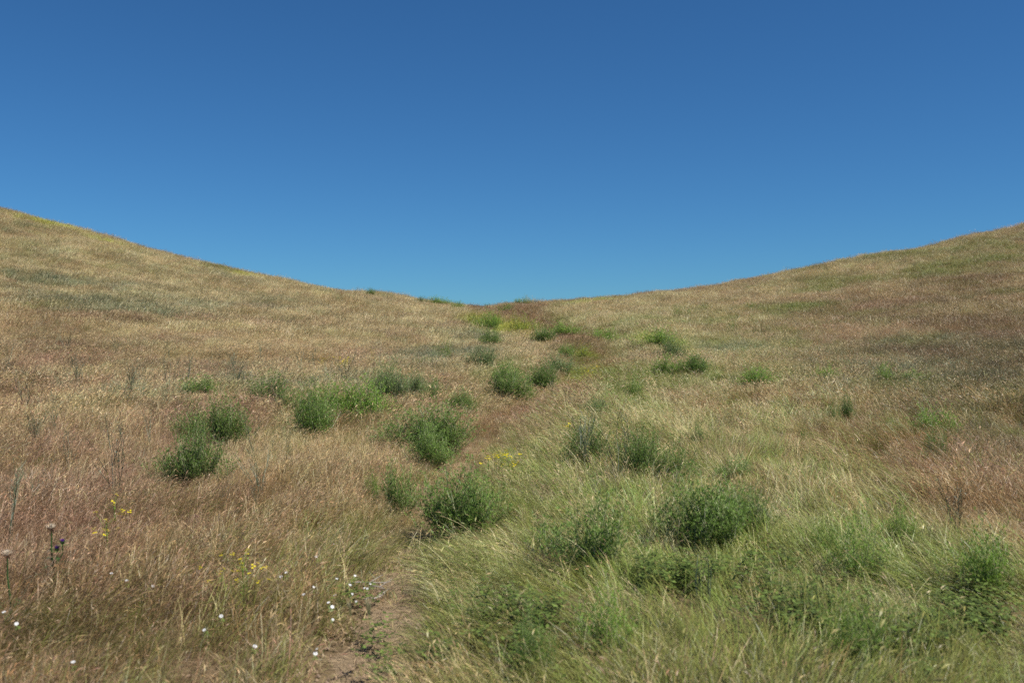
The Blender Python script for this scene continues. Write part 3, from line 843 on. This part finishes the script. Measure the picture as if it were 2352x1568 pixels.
def clod(mb, p):
    r = r3; s = r.uniform(.004, .016)
    c = Vector((p[0], p[1], p[2] + s * .4 + .008))
    v = [c + Vector((math.cos(a) * s * r.uniform(.7, 1.3), math.sin(a) * s * r.uniform(.7, 1.3), -s * .4)) for a in (0, 1.26, 2.5, 3.8, 5.0)]
    t = c + Vector((r.uniform(-.3, .3) * s, r.uniform(-.3, .3) * s, s * .6)); val = r.random()
    for i in range(5): mb.poly([v[i], v[(i + 1) % 5], t], val)
M_CLOD = leaf_material('earth_clod', (0.27, 0.185, 0.12), (0.3, 0.2, 0.1), 0.0, 0.6, 1.4)
spts = []
for i in range(900):
    yy = r3.uniform(3.6, 10.5); xx = float(track_x(yy)) + r3.gauss(0, .25)
    spts.append((xx, yy, float(terrain(xx, yy))))
tag(scatter_mesh('earth_clods', M_CLOD, clod, spts), 'small crumbs of dry earth on the path', 'earth', kind='stuff')

# ------------------------------------------------------------------ shrubs
def shrub_meshes(seed, H, R, stems, dens, leaf, mat, clump=0.0, yellow=0.0):
    r = random.Random(seed)
    fo, st = MB(), MB()
    fl = MB()
    nlobe = r.randint(4, 6)
    lobes = [(6.283 * (k + r.uniform(-.35, .35)) / nlobe, r.uniform(.65, 1.2), r.uniform(.7, 1.12)) for k in range(nlobe)]
    for s in range(stems):
        la, lr, lh = r.choice(lobes)
        az = la + r.gauss(0, .45); out = math.sqrt(r.random()) * lr * (1.35 if r.random() < .12 else 1.0)
        tip = Vector((math.cos(az) * R * out, math.sin(az) * R * out, H * (1 - 0.45 * min(out, 1.1) ** 2.2) * r.uniform(0.5, 1.12) * (lh * .8 + .2)))
        b = Vector((r.gauss(0, .04), r.gauss(0, .04), -0.02))
        ctrl = b + Vector((math.cos(az) * R * out * .75, math.sin(az) * R * out * .75, tip.z * .28))
        pts = []
        for i in range(7):
            t = i / 6
            p = b * (1 - t) ** 2 + ctrl * 2 * t * (1 - t) + tip * t * t
            pts.append(p + Vector((r.gauss(0, .006), r.gauss(0, .006), 0)))
        pale = 0.9 if r.random() < 0.12 else 0.1
        st.tube(pts, [.0045 * (1 - .75 * i / 6) for i in range(7)], r.random(), pale)
        nb = max(3, int(dens * r.uniform(0.7, 1.3)))
        for k in range(nb):
            t = 0.22 + 0.78 * (k + r.random()) / nb
            i = min(5, int(t * 6)); f = t * 6 - i
            p = pts[i].lerp(pts[i + 1], min(f, 1))
            d = (pts[i + 1] - pts[i]).normalized()
            a2 = r.uniform(0, 6.283)
            side = Vector((math.cos(a2), math.sin(a2), r.uniform(-.15, .55))).normalized()
            dd = (d * 0.40 + side).normalized()
            L = r.uniform(.05, .15) * (1.15 - .5 * t) * (0.7 + H)
            e = p + dd * L + Vector((0, 0, L * .2))
            st.ribbon([p, e], dd.cross(Vector((0, 0, 1))).normalized() if abs(dd.z) < .98 else Vector((1, 0, 0)), [.0022, .0014], r.random(), pale * .5)
            m = p.lerp(e, .5)
            nl = max(4, int(L / .013))
            for q in range(nl):
                u_ = (q + .5) / nl
                pp = p.lerp(e, u_)
                a3 = r.uniform(0, 6.283)
                ld = (dd * 0.6 + Vector((math.cos(a3), math.sin(a3), r.uniform(-.3, .7)))).normalized()
                fo.diamond(pp, ld, leaf * r.uniform(.6, 1.2), leaf * r.uniform(.16, .26), r.random(), 1.0 if r.random() < .05 else 0.0)  # odd pale leaves: dry straw bits, and highlights painted into the foliage
            for q in range(6):                      # the starry tip
                a3 = q * 1.05 + r.uniform(-.3, .3)
                ld = (dd * 0.9 + Vector((math.cos(a3), math.sin(a3), r.uniform(.1, .6)))).normalized()
                fo.diamond(e, ld, leaf * r.uniform(.6, 1.0), leaf * .2, r.random())
            if r.random() < yellow:
                for q in range(5):
                    a3 = q * 1.256
                    fl.diamond(e + Vector((0, 0, .012)), (math.cos(a3), math.sin(a3), .35), .013, .011, r.random())
    return fo, st, fl

SPEC = {
    'dense': dict(H=.55, R=.40, stems=90, dens=13, leaf=.034, mat=M_SHRUB),
    'open': dict(H=.55, R=.38, stems=42, dens=12, leaf=.038, mat=M_SHRUB),
    'bright': dict(H=.45, R=.42, stems=70, dens=11, leaf=.036, mat=M_SHRUB_BRIGHT),
    'brightopen': dict(H=.50, R=.36, stems=40, dens=12, leaf=.036, mat=M_SHRUB_BRIGHT),
    'grey': dict(H=.50, R=.40, stems=80, dens=11, leaf=.033, mat=M_SHRUB_GREY),
    'gum': dict(H=.32, R=.50, stems=26, dens=7, leaf=.036, mat=M_SHRUB, yellow=.5),
    'yellow': dict(H=.55, R=.42, stems=40, dens=9, leaf=.030, mat=M_SHRUB_YEL, yellow=.5),
    'tall': dict(H=.75, R=.30, stems=30, dens=12, leaf=.036, mat=M_SHRUB_BRIGHT),
}
_smesh = {}
def shrub_proto(kind, var):
    key = (kind, var)
    if key not in _smesh:
        sp = SPEC[kind]
        fo, st, fl = shrub_meshes(1000 + 17 * var + 101 * sorted(SPEC).index(kind), **sp)
        _smesh[key] = (fo.mesh('foliage_' + kind, sp['mat']), st.mesh('stem_' + kind, M_STEM), fl.mesh('flower_' + kind, M_YELLOW) if fl.f else None)
    return _smesh[key]

def shrub(sx, sy, w, h, kind, label, var=0, group=None, name='shrub', lift=.14):
    if sy < 830: w, h = w * 1.2, h * 1.25
    gx, gy_, gz_ = ground_at(sx, sy, lift)
    W = w * KS / FPX * gy_; Hh = h * KS / FPX * gy_ * 1.27 + lift
    sp = SPEC[kind]
    e = root(name, (gx, gy_, gz_), (sx * 7.13 + sy) % 6.283, (W / (2 * sp['R']) * 1.40, W / (2 * sp['R']) * 1.40, Hh / sp['H']))
    fo, st, fl = shrub_proto(kind, var)
    link('foliage', fo, e); link('stem', st, e)
    if fl: link('flowers', fl, e)['kind'] = 'stuff'
    tag(e, label, 'shrub', group)
    return e

for i, (sx, sy, w, h, kind, var, lab, grp) in enumerate(S):
    nv = {'dense': 5, 'open': 4, 'bright': 4, 'brightopen': 4, 'grey': 3, 'gum': 3, 'yellow': 3, 'tall': 2}[kind]
    shrub(sx, sy, w, h, kind, lab, var % nv, grp, lift=.14 if sy > 830 else .24)

# ------------------------------------------------------------------ bare glaucous stalks
def stalk_mesh(seed, H, forks, spread, rad0=.004, leaf=0.0):
    r = random.Random(seed); mb = MB()
    def grow(p, d, L, rd, depth):
        n = 4; pts = [p.copy()]; q = p.copy(); dd = d.copy()
        for i in range(n):
            dd = (dd + Vector((r.gauss(0, .07), r.gauss(0, .07), .05))).normalized()
            q = q + dd * L / n; pts.append(q.copy())
            if depth < 3 and r.random() < forks and i > 0:
                a = r.uniform(0, 6.283)
                sd = (dd + Vector((math.cos(a), math.sin(a), 0)) * spread).normalized()
                grow(q, sd, L * r.uniform(.4, .7), rd * .65, depth + 1)
            if leaf and r.random() < leaf:
                a = r.uniform(0, 6.283)
                mb.diamond(q, (math.cos(a), math.sin(a), .9), .05, .008, r.random(), 1.0 if r.random() < .3 else 0.)
        mb.tube(pts, [rd * (1 - .65 * i / n) + .0009 for i in range(n + 1)], r.random(), 1.0 if r.random() < .15 else 0.0)
    for k in range(r.randint(3, 6)):
        a = r.uniform(0, 6.283); t = r.uniform(.03, .34)
        grow(Vector((r.gauss(0, .02), r.gauss(0, .02), -.02)), Vector((math.cos(a) * t, math.sin(a) * t, 1)).normalized(), H * r.uniform(.6, .8), rad0, 0)
    return mb.mesh('stalk', M_STALK)
STK = [stalk_mesh(i * 7 + 1, .85, .55, .38, .0054, .3) for i in range(6)]
SPIKE = [stalk_mesh(i * 7 + 90, 1.0, .08, .3, .0075, .2) for i in range(2)]
def stalk(sx, sy, h, label, k, group='tall bare grey green stalks in the left grass', cat='stalk plant'):
    gx, gy_, gz_ = ground_at(sx, sy, .16)
    Hh = h * KS / FPX * gy_ * 1.2 + .16
    s = Hh / .85 * (.75 if 'silver' in label else 1)
    e = root('stalk_plant', (gx, gy_, gz_), sx % 6.28, (s, s, s))
    link('stem', SPIKE[k % 2] if 'silver' in label else STK[k % 6], e)
    tag(e, label, cat, group)
T = [
 (262,1118,100,'tall forked bare stalk in pink grass below and left of the bush trio'),
 (22,1205,95,'fan of dark bare stalks at the very left edge'),
 (55,930,60,'thin bare stalk in pale grass near the left edge above the fan'),
 (125,975,45,'faint bare stalk with a whitish patch beside it'),
 (330,905,50,'forked dark stalk in the pale grass above the left trio'),
 (300,895,42,'thin stalk left of the forked dark one'),
 (392,890,60,'tallest bare stalk above the left trio of bushes'),
 (430,875,44,'fine pair of stalks right of the tallest bare stalk'),
 (600,1110,62,'dark bare stalk between the big left bush and the path'),
 (590,1140,40,'short stalk at the foot of the dark bare stalk'),
 (240,1000,40,'short grey stalk among pink grass at left'),
 (540,880,34,'grey stalks behind the left trio, first toward the row'),
 (560,882,30,'grey stalk next to the loosest bush of the row'),
 (755,870,38,'bare stalks behind the middle of the bush row'),
 (790,872,42,'bare stalks under the yellow mustard haze'),
 (815,875,34,'bare stalk right below the yellow mustard haze'),
 (935,890,42,'grey stalks rising beside the grey green bush'),
 (915,905,36,'short grey stalks in front of the grey green bush'),
 (1000,850,26,'pale stalks left of the rounded grey bush'),
 (870,842,22,'distant fine stalks above the bush row'),
 (1075,815,24,'pale tuft of stalks just left of the rounded grey bush'),
 (1060,800,22,'distant pale stalks high left of the track'),
 (1270,890,40,'silvery stalks leaning over the pink grass mound'),
 (1345,1050,72,'pale fork of a stalk in front of the centre right trio'),
 (1418,1072,84,'tall pale forked stalk between centre right bushes'),
 (1600,1320,110,'upright silvery spikes in the green foreground grass'),
 (1625,1325,96,'second clump of silvery spikes touching the upright one'),
 (1700,1310,66,'short silvery stalk right of the silvery spikes'),
 (1545,1110,60,'dark fine stalks above the largest foreground bush'),
 (2200,1200,60,'grey dry stalks fallen in the rust grass at right'),
 (1960,860,20,'blue grey stalks in brown grass right of the cushion bush'),
 (2190,850,26,'blue grey stalks at the far right in dark brown grass'),
 (90,1140,40,'olive leafy stalk in the pink grass near left edge'),
 (120,1110,34,'thin olive stalk beside another in pink grass near left edge'),
 (515,1128,40,'pale twig rising right of the biggest left bush'),
 (180,880,46,'dim bare stalk in the tan grass of the left slope'),
 (20,860,44,'dim stalk at the left edge on the tan slope'),
 (660,860,30,'faint stalk above the open bush of the row'),
 (150,800,30,'dim stalk high on the left tan slope near the left edge'),
 (262,810,28,'dim stalk on the tan slope above the forked dark stalks'),
 (480,830,26,'fine stalk on the tan slope above the loose small bushes'),
 (535,845,28,'fine twin stalk on the slope, left of the faint one above the row'),
 (600,820,24,'thin stalk high on the slope above the open bush'),
 (690,850,30,'grey stalk above the scraggly bush of the row'),
 (720,842,26,'grey stalk touching the left of the wispy lime mustard'),
 (1020,870,28,'pale stalks above the small loose bush by the track'),
 (215,950,40,'dark thin stalk in pale pink grass left of the trio'),
 (80,1010,44,'dark thin stalk in pink grass close to the left edge'),
 (160,1050,40,'dark stalk left of the tall forked one in pink grass'),
 (345,1000,36,'dark stalk just left of the bush trio'),
 (580,1000,34,'thin stalk right of the compact dark bush'),
 (660,1060,36,'thin dark stalk in rust grass below the row of bushes'),
]
for i, (sx, sy, h, lab) in enumerate(T): stalk(sx, sy, h, lab, i)

# ------------------------------------------------------------------ mustard plants: thin stems with yellow flowers
def mustard(sx, sy, w, h, nfl, label, seed, dense=False, lift=.14, fs=1.0):
    gx, gy_, gz_ = ground_at(sx, sy, lift)
    W = w * KS / FPX * gy_ * .5; Hh = h * KS / FPX * gy_ + lift
    e = root('mustard_plant', (gx, gy_, gz_))
    r = random.Random(seed); st = MB()
    pet = MB()
    for q in range(3):
        for k in range(4):
            a = k * 1.571 + q * .6; c = Vector((.012 * math.cos(q * 2.1), .012 * math.sin(q * 2.1), .006 * q))
            pet.diamond(c, (math.cos(a), math.sin(a), .35), .012, .010, r.random())
    pm = pet.mesh('flower', M_YELLOW)
    tips = []
    nst = max(2, nfl // 5)
    for s in range(nst):
        a = r.uniform(0, 6.283); o_ = math.sqrt(r.random())
        tip = Vector((math.cos(a) * W * o_, math.sin(a) * W * o_, Hh * r.uniform(.7, 1.0)))
        b = Vector((r.gauss(0, .02), r.gauss(0, .02), 0))
        pts = [b.lerp(tip, t) + Vector((0, 0, .05 * math.sin(t * 3.1))) for t in (0, .25, .5, .75, 1)]
        st.tube(pts, [.003, .0025, .002, .0016, .001], r.random())
        tips.append(tip)
        for k in range(nfl // nst):
            t = r.uniform(.45, .95); p = b.lerp(tip, t); a2 = r.uniform(0, 6.283)
            q = p + Vector((math.cos(a2), math.sin(a2), r.uniform(.4, 1.0))) * r.uniform(.05, .13)
            st.ribbon([p, q], (math.sin(a2), -math.cos(a2), 0), [.002, .0012], r.random())
            tips.append(q)
            if r.random() < .6: st.diamond(p, (math.cos(a2), math.sin(a2), .4), .04, .008, r.random())
    link('stem', st.mesh('mustard_stem', M_SHRUB_YEL if dense else M_SHRUB_BRIGHT), e)
    for t in tips[:nfl]:
        f = link('flower', pm, e); f.location = t; f.rotation_euler = (r.uniform(-.5, .5), r.uniform(-.5, .5), r.uniform(0, 6))
        s = r.uniform(.75, 1.25) * fs; f.scale = (s, s, s)
    tag(e, label, 'mustard plant', 'mustard plants with small yellow flowers')
mustard(1140,1088,50,58,20,'yellow mustard flowers on thin stems right behind the large path bush',1)
mustard(1178,1095,40,50,12,'yellow mustard flowers at the right of the clump behind the path bush',2)
mustard(1118,1075,24,34,6,'few yellow flowers at the left of the clump behind the path bush',3)
mustard(240,1238,24,72,14,'yellow mustard in a slender column in the deep pink grass',4,fs=.7)
mustard(268,1200,26,52,7,'yellow mustard loose to the right of the slender column',5,fs=.7)
mustard(565,1370,70,100,22,'sparse yellow mustard haze in the brown grass left of the path',6,fs=.6)
mustard(520,1350,40,60,9,'few pinprick yellow flowers left of the sparse haze',7,fs=.55)
mustard(784,852,52,32,40,'lime yellow mustard bush on the tan left slope',8,True)
mustard(742,838,26,20,14,'wispy lime mustard left of the lime yellow one',9,True)
mustard(855,820,30,18,16,'faint lime mustard higher up the tan slope',10,True)
mustard(1345,870,24,22,14,'yellow flecks beside the tail of the pink mound',11,True)
mustard(1310,1010,60,40,8,'yellow flowers over the dark left bush of the centre right trio',12)
mustard(1370,860,40,30,14,'yellow green flecks in the olive grass right of the mound',13,True)
mustard(135,515,40,10,14,'lime patch of mustard just under the left skyline',14,True,.25)
mustard(250,548,40,9,12,'second lime patch of mustard further down the left skyline',15,True,.25)

# ------------------------------------------------------------------ thistles
def thistle(sx, sy, h, label, seed, full=True):
    gx, gy_, gz_ = ground_at(sx, sy, .12)
    Hh = h * KS / FPX * gy_ + .12
    e = root('thistle', (gx, gy_, gz_))
    r = random.Random(seed)
    st = MB()
    tp = Vector((0, 0, Hh))
    st.tube([Vector((.02, 0, -.02)), Vector((.015, 0, Hh * .35)), Vector((0, 0, Hh * .7)), tp], [.007, .006, .005, .004], .6, 0.0, 5)
    br1 = [Vector((.015, 0, Hh * .30)), Vector((.035, 0, Hh * .52)), Vector((.035, -.005, Hh * .68))]
    br2 = [Vector((.02, 0, Hh * .40)), Vector((.06, .01, Hh * .62)), Vector((.062, .01, Hh * .78))]
    if full:
        st.tube(br1, [.006, .005, .004], .5, 0, 5); st.tube(br2, [.005, .004, .0035], .5, 0, 5)
    link('stem', st.mesh('thistle_stem', M_THISTLE), e)
    for k in range(11 if full else 6):           # lobed, spiny leaves
        lf = MB(); L = r.uniform(.07, .14) * (1.25 - .5 * k / 11); a = k * 2.4 + r.uniform(-.4, .4)
        d = Vector((math.cos(a), math.sin(a), .5)).normalized(); s = d.cross(Vector((0, 0, 1))).normalized()
        up = s.cross(d)
        for side in (-1, 1):
            for j in range(5):
                t0, t1 = j / 5, (j + 1) / 5
                def cen(t): return d * L * t - Vector((0, 0, L * .45 * t * t))
                wv = L * .26 * math.sin(math.pi * (t0 * .8 + .15))
                lf.poly([cen(t0), cen(t1), cen((t0 + t1) / 2) + s * side * wv + up * wv * r.uniform(-.3, .4) + d * L * .06], r.random())
        o = link('leaf', lf.mesh('thistle_leaf', M_THISTLE), e)
        o.location = (r.uniform(.0, .03), 0, Hh * (.04 + .58 * k / 11))
    def head(loc, dry):
        hb = MB(); fm = MB(); s = 1.0
        for i in range(9):
            a = i * .698
            hb.poly([(math.cos(a) * .008, math.sin(a) * .008, 0), (math.cos(a + .7) * .008, math.sin(a + .7) * .008, 0),
                     (math.cos(a + .7) * .016, math.sin(a + .7) * .016, .016), (math.cos(a) * .016, math.sin(a) * .016, .016)], r.random())
            for z_, ln, dr in ((.004, .03, -.35), (.014, .026, .15 if not dry else -.1)):
                hb.diamond((math.cos(a) * .012, math.sin(a) * .012, z_), (math.cos(a), math.sin(a), dr), ln, .008, r.random(), 0 if dry else .6)
        for i in range(46):
            a = r.uniform(0, 6.283); q = r.uniform(0, 1.0)
            fm.diamond((math.cos(a) * .009 * q, math.sin(a) * .009 * q, .014), (math.cos(a) * q * (1.5 if dry else .7), math.sin(a) * q * (1.5 if dry else .7), 1),
                       .028 if dry else .02, .004, r.random())
        nm = 'seed_head' if dry else 'flower_head'
        o = link(nm, hb.mesh(nm, M_BRACT if dry else M_THISTLE), e); o.location = loc
        f = link('fluff' if dry else 'florets', fm.mesh(nm + '_top', M_FLUFF if dry else M_PURPLE), o)
        return o
    head(tp, True).scale = (1.3, 1.3, 1.2)
    if full:
        head(br1[-1], False); head(br2[-1], False)
    else:
        o = head(Vector((-.12, .0, Hh * .45)), False)
        s2 = MB(); s2.tube([Vector((.0, 0, Hh * .1)), Vector((-.08, 0, Hh * .3)), Vector((-.12, 0, Hh * .45))], [.005, .004, .0035], .5, 0, 5)
        link('stem', s2.mesh('thistle_side_stem', M_THISTLE), e)
    tag(e, label, 'thistle', 'milk thistles in the pink grass at left')
thistle(118,1312,92,'dark green thistle with a white fluffy dry head and two purple heads',1)
thistle(17,1372,90,'thistle with a small pale dry head at the left frame edge',2,False)

# ------------------------------------------------------------------ white bindweed flowers
def bind_meshes():
    p = MB(); n = 10; rings = [(.001, .006), (.005, .010), (.010, .012), (.014, .011)]
    for j in range(3):
        for i in range(n):
            a, b = 6.2832 * i / n, 6.2832 * (i + 1) / n
            q = []
            for (rr, z, an) in ((rings[j][0], rings[j][1], a), (rings[j][0], rings[j][1], b), (rings[j + 1][0], rings[j + 1][1], b), (rings[j + 1][0], rings[j + 1][1], a)):
                rr2 = rr * (1 + .07 * math.cos(5 * an) * (j > 0)); q.append((math.cos(an) * rr2, math.sin(an) * rr2, z))
            p.poly(q, .5)
    s = MB(); s.tube([(0, 0, .002), (.003, .002, -.03), (0, .006, -.07)], [.0016, .0013, .001], .5)
    for k in range(4): s.diamond((0, .004, -.03 - .008 * k), (math.cos(k * 2.2), math.sin(k * 2.2), .1), .026, .014, .5)
    c = MB(); c.tube([(0, 0, .007), (0, 0, .012)], [.0012, .001], .5)
    return p.mesh('petals', M_WHITE), s.mesh('stem', M_CLOVER), c.mesh('centre', M_YELLOW)
BM = bind_meshes()
F = [
 (762,1418,'rounded white flower, upper of the pair nearest the bare earth'),
 (764,1434,'rounded white flower, lower of the pair nearest the bare earth'),
 (838,1368,'first of three white flowers touching in a line by grey twigs'),
 (844,1366,'middle one of three white flowers touching by grey twigs'),
 (850,1364,'last and largest of three white flowers touching by grey twigs'),
 (803,1375,'left one of two white flowers side by side left of the touching three'),
 (808,1378,'right one of two white flowers side by side left of the touching three'),
 (770,1384,'white flower midway between the touching three and the rounded pair'),
 (755,1394,'white flower just above the rounded pair'),
 (818,1398,'white flower below the side by side two'),
 (773,1353,'wide flat white flower above the line of white flowers'),
 (720,1357,'small white flower in grass left of the wide flat one'),
 (658,1345,'faint white flower farthest up left in the brown grass'),
 (646,1337,'tiny white flower beside the faint upper left one'),
 (724,1518,'white flower low beside the path at the frame bottom'),
 (729,1516,'second white flower touching the one at the frame bottom'),
 (698,1392,'half hidden white flower in the olive grass'),
 (815,1340,'white flower close to the grey twigs on the verge'),
 (768,1258,'lone white flower in the rusty grass well above the rest'),
 (726,1300,'white flower high among pale grass blades'),
 (291,1346,'lone white flower far left in the brown grass'),
 (256,1346,'pale flower left of the lone far left one'),
 (350,1366,'white flower in the middle of the brown grass at left'),
 (289,1690,''),
 (10,1432,'white flower at the left frame edge, upper'),
 (38,1455,'white flower near the left frame edge, lower'),
 (168,1546,'white flower at the bottom left of the picture'),
 (470,1468,'white flower between bottom left and the path, right-hand of two'),
 (585,1502,'white flower low in brown grass left of the path'),
 (508,1436,'small white flower above the low brown grass ones'),
]
rf = random.Random(5)
for (sx, sy, lab) in F:
    if not lab: continue
    gx, gy_, gz_ = ground_at(sx, sy, .13)
    e = root('bindweed_flower', (gx, gy_, gz_ + .15 + rf.uniform(.0, .05)), rf.uniform(0, 6), (1, 1, 1))
    e.rotation_euler = (rf.uniform(.1, .9), rf.uniform(-.5, .5), rf.uniform(-.5, .5))
    k = rf.uniform(.45, .75); e.scale = (k, k, k)
    for nm, me in zip(('petals', 'stem', 'centre'), BM): link(nm, me, e)
    tag(e, lab, 'flower', 'white bindweed flowers')

# ------------------------------------------------------------------ grey twigs on the verge
for i, (sx, sy, L, a, lab) in enumerate([(850,1337,.26,.15,'weathered pale twig lying across the verge, upper of two'),
                                         (872,1348,.16,-.5,'shorter weathered twig below the longer one on the verge'),
                                         (860,1372,.20,1.0,'thin pale twig pointing up the path beside white flowers')]):
    gx, gy_, gz_ = ground_at(sx, sy, .05)
    r = random.Random(i); mb = MB()
    pts = [Vector((math.cos(a) * L * (t - .5), math.sin(a) * L * (t - .5), .05 + r.uniform(-.008, .008))) for t in (0, .25, .5, .75, 1)]
    mb.tube(pts, [.004, .0037, .0033, .0028, .0015], .5, 0, 5)
    mb.tube([pts[2], pts[2] + Vector((.04, .05, .02)), pts[2] + Vector((.07, .08, .03))], [.0025, .002, .001], .6, 0, 4)
    o = link('dry_twig', mb.mesh('dry_twig', M_TWIG)); o.location = (gx, gy_, gz_)
    tag(o, lab, 'twig', 'dry twigs on the path verge')

# ------------------------------------------------------------------ barley heads standing by the path
def barley_mesh(seed):
    r = random.Random(seed); mb = MB()
    mb.tube([Vector((0, 0, 0)), Vector((.01, 0, .07)), Vector((.0, 0, .14))], [.0015, .0014, .0012], .8)
    for i in range(40):
        z = .14 + i * .0014; a = i * 2.4
        mb.diamond((0, 0, z), (math.cos(a) * .28, math.sin(a) * .28, 1), r.uniform(.05, .075), .0016, r.random(), .9)
        mb.diamond((0, 0, z), (math.cos(a) * .6, math.sin(a) * .6, 1), .014, .005, r.random(), .3)
    return mb.mesh('barley', M_BARLEY)
M_BARLEY = leaf_material('green_barley', (0.30, 0.34, 0.13), (0.52, 0.46, 0.28))
for i, (sx, sy, lab) in enumerate([(813,1478,'leftmost of the three pale barley heads beside the path'), (846,1478,'middle one of the three pale barley heads beside the path'),
                                   (856,1474,'rightmost of the three pale barley heads beside the path')]):
    gx, gy_, gz_ = ground_at(sx, sy, .0)
    o = link('barley', barley_mesh(i)); o.location = (gx, gy_, gz_); o.rotation_euler = (.1 - .1 * i, .15 * i - .1, i)
    tag(o, lab, 'barley', 'pale barley heads beside the path')
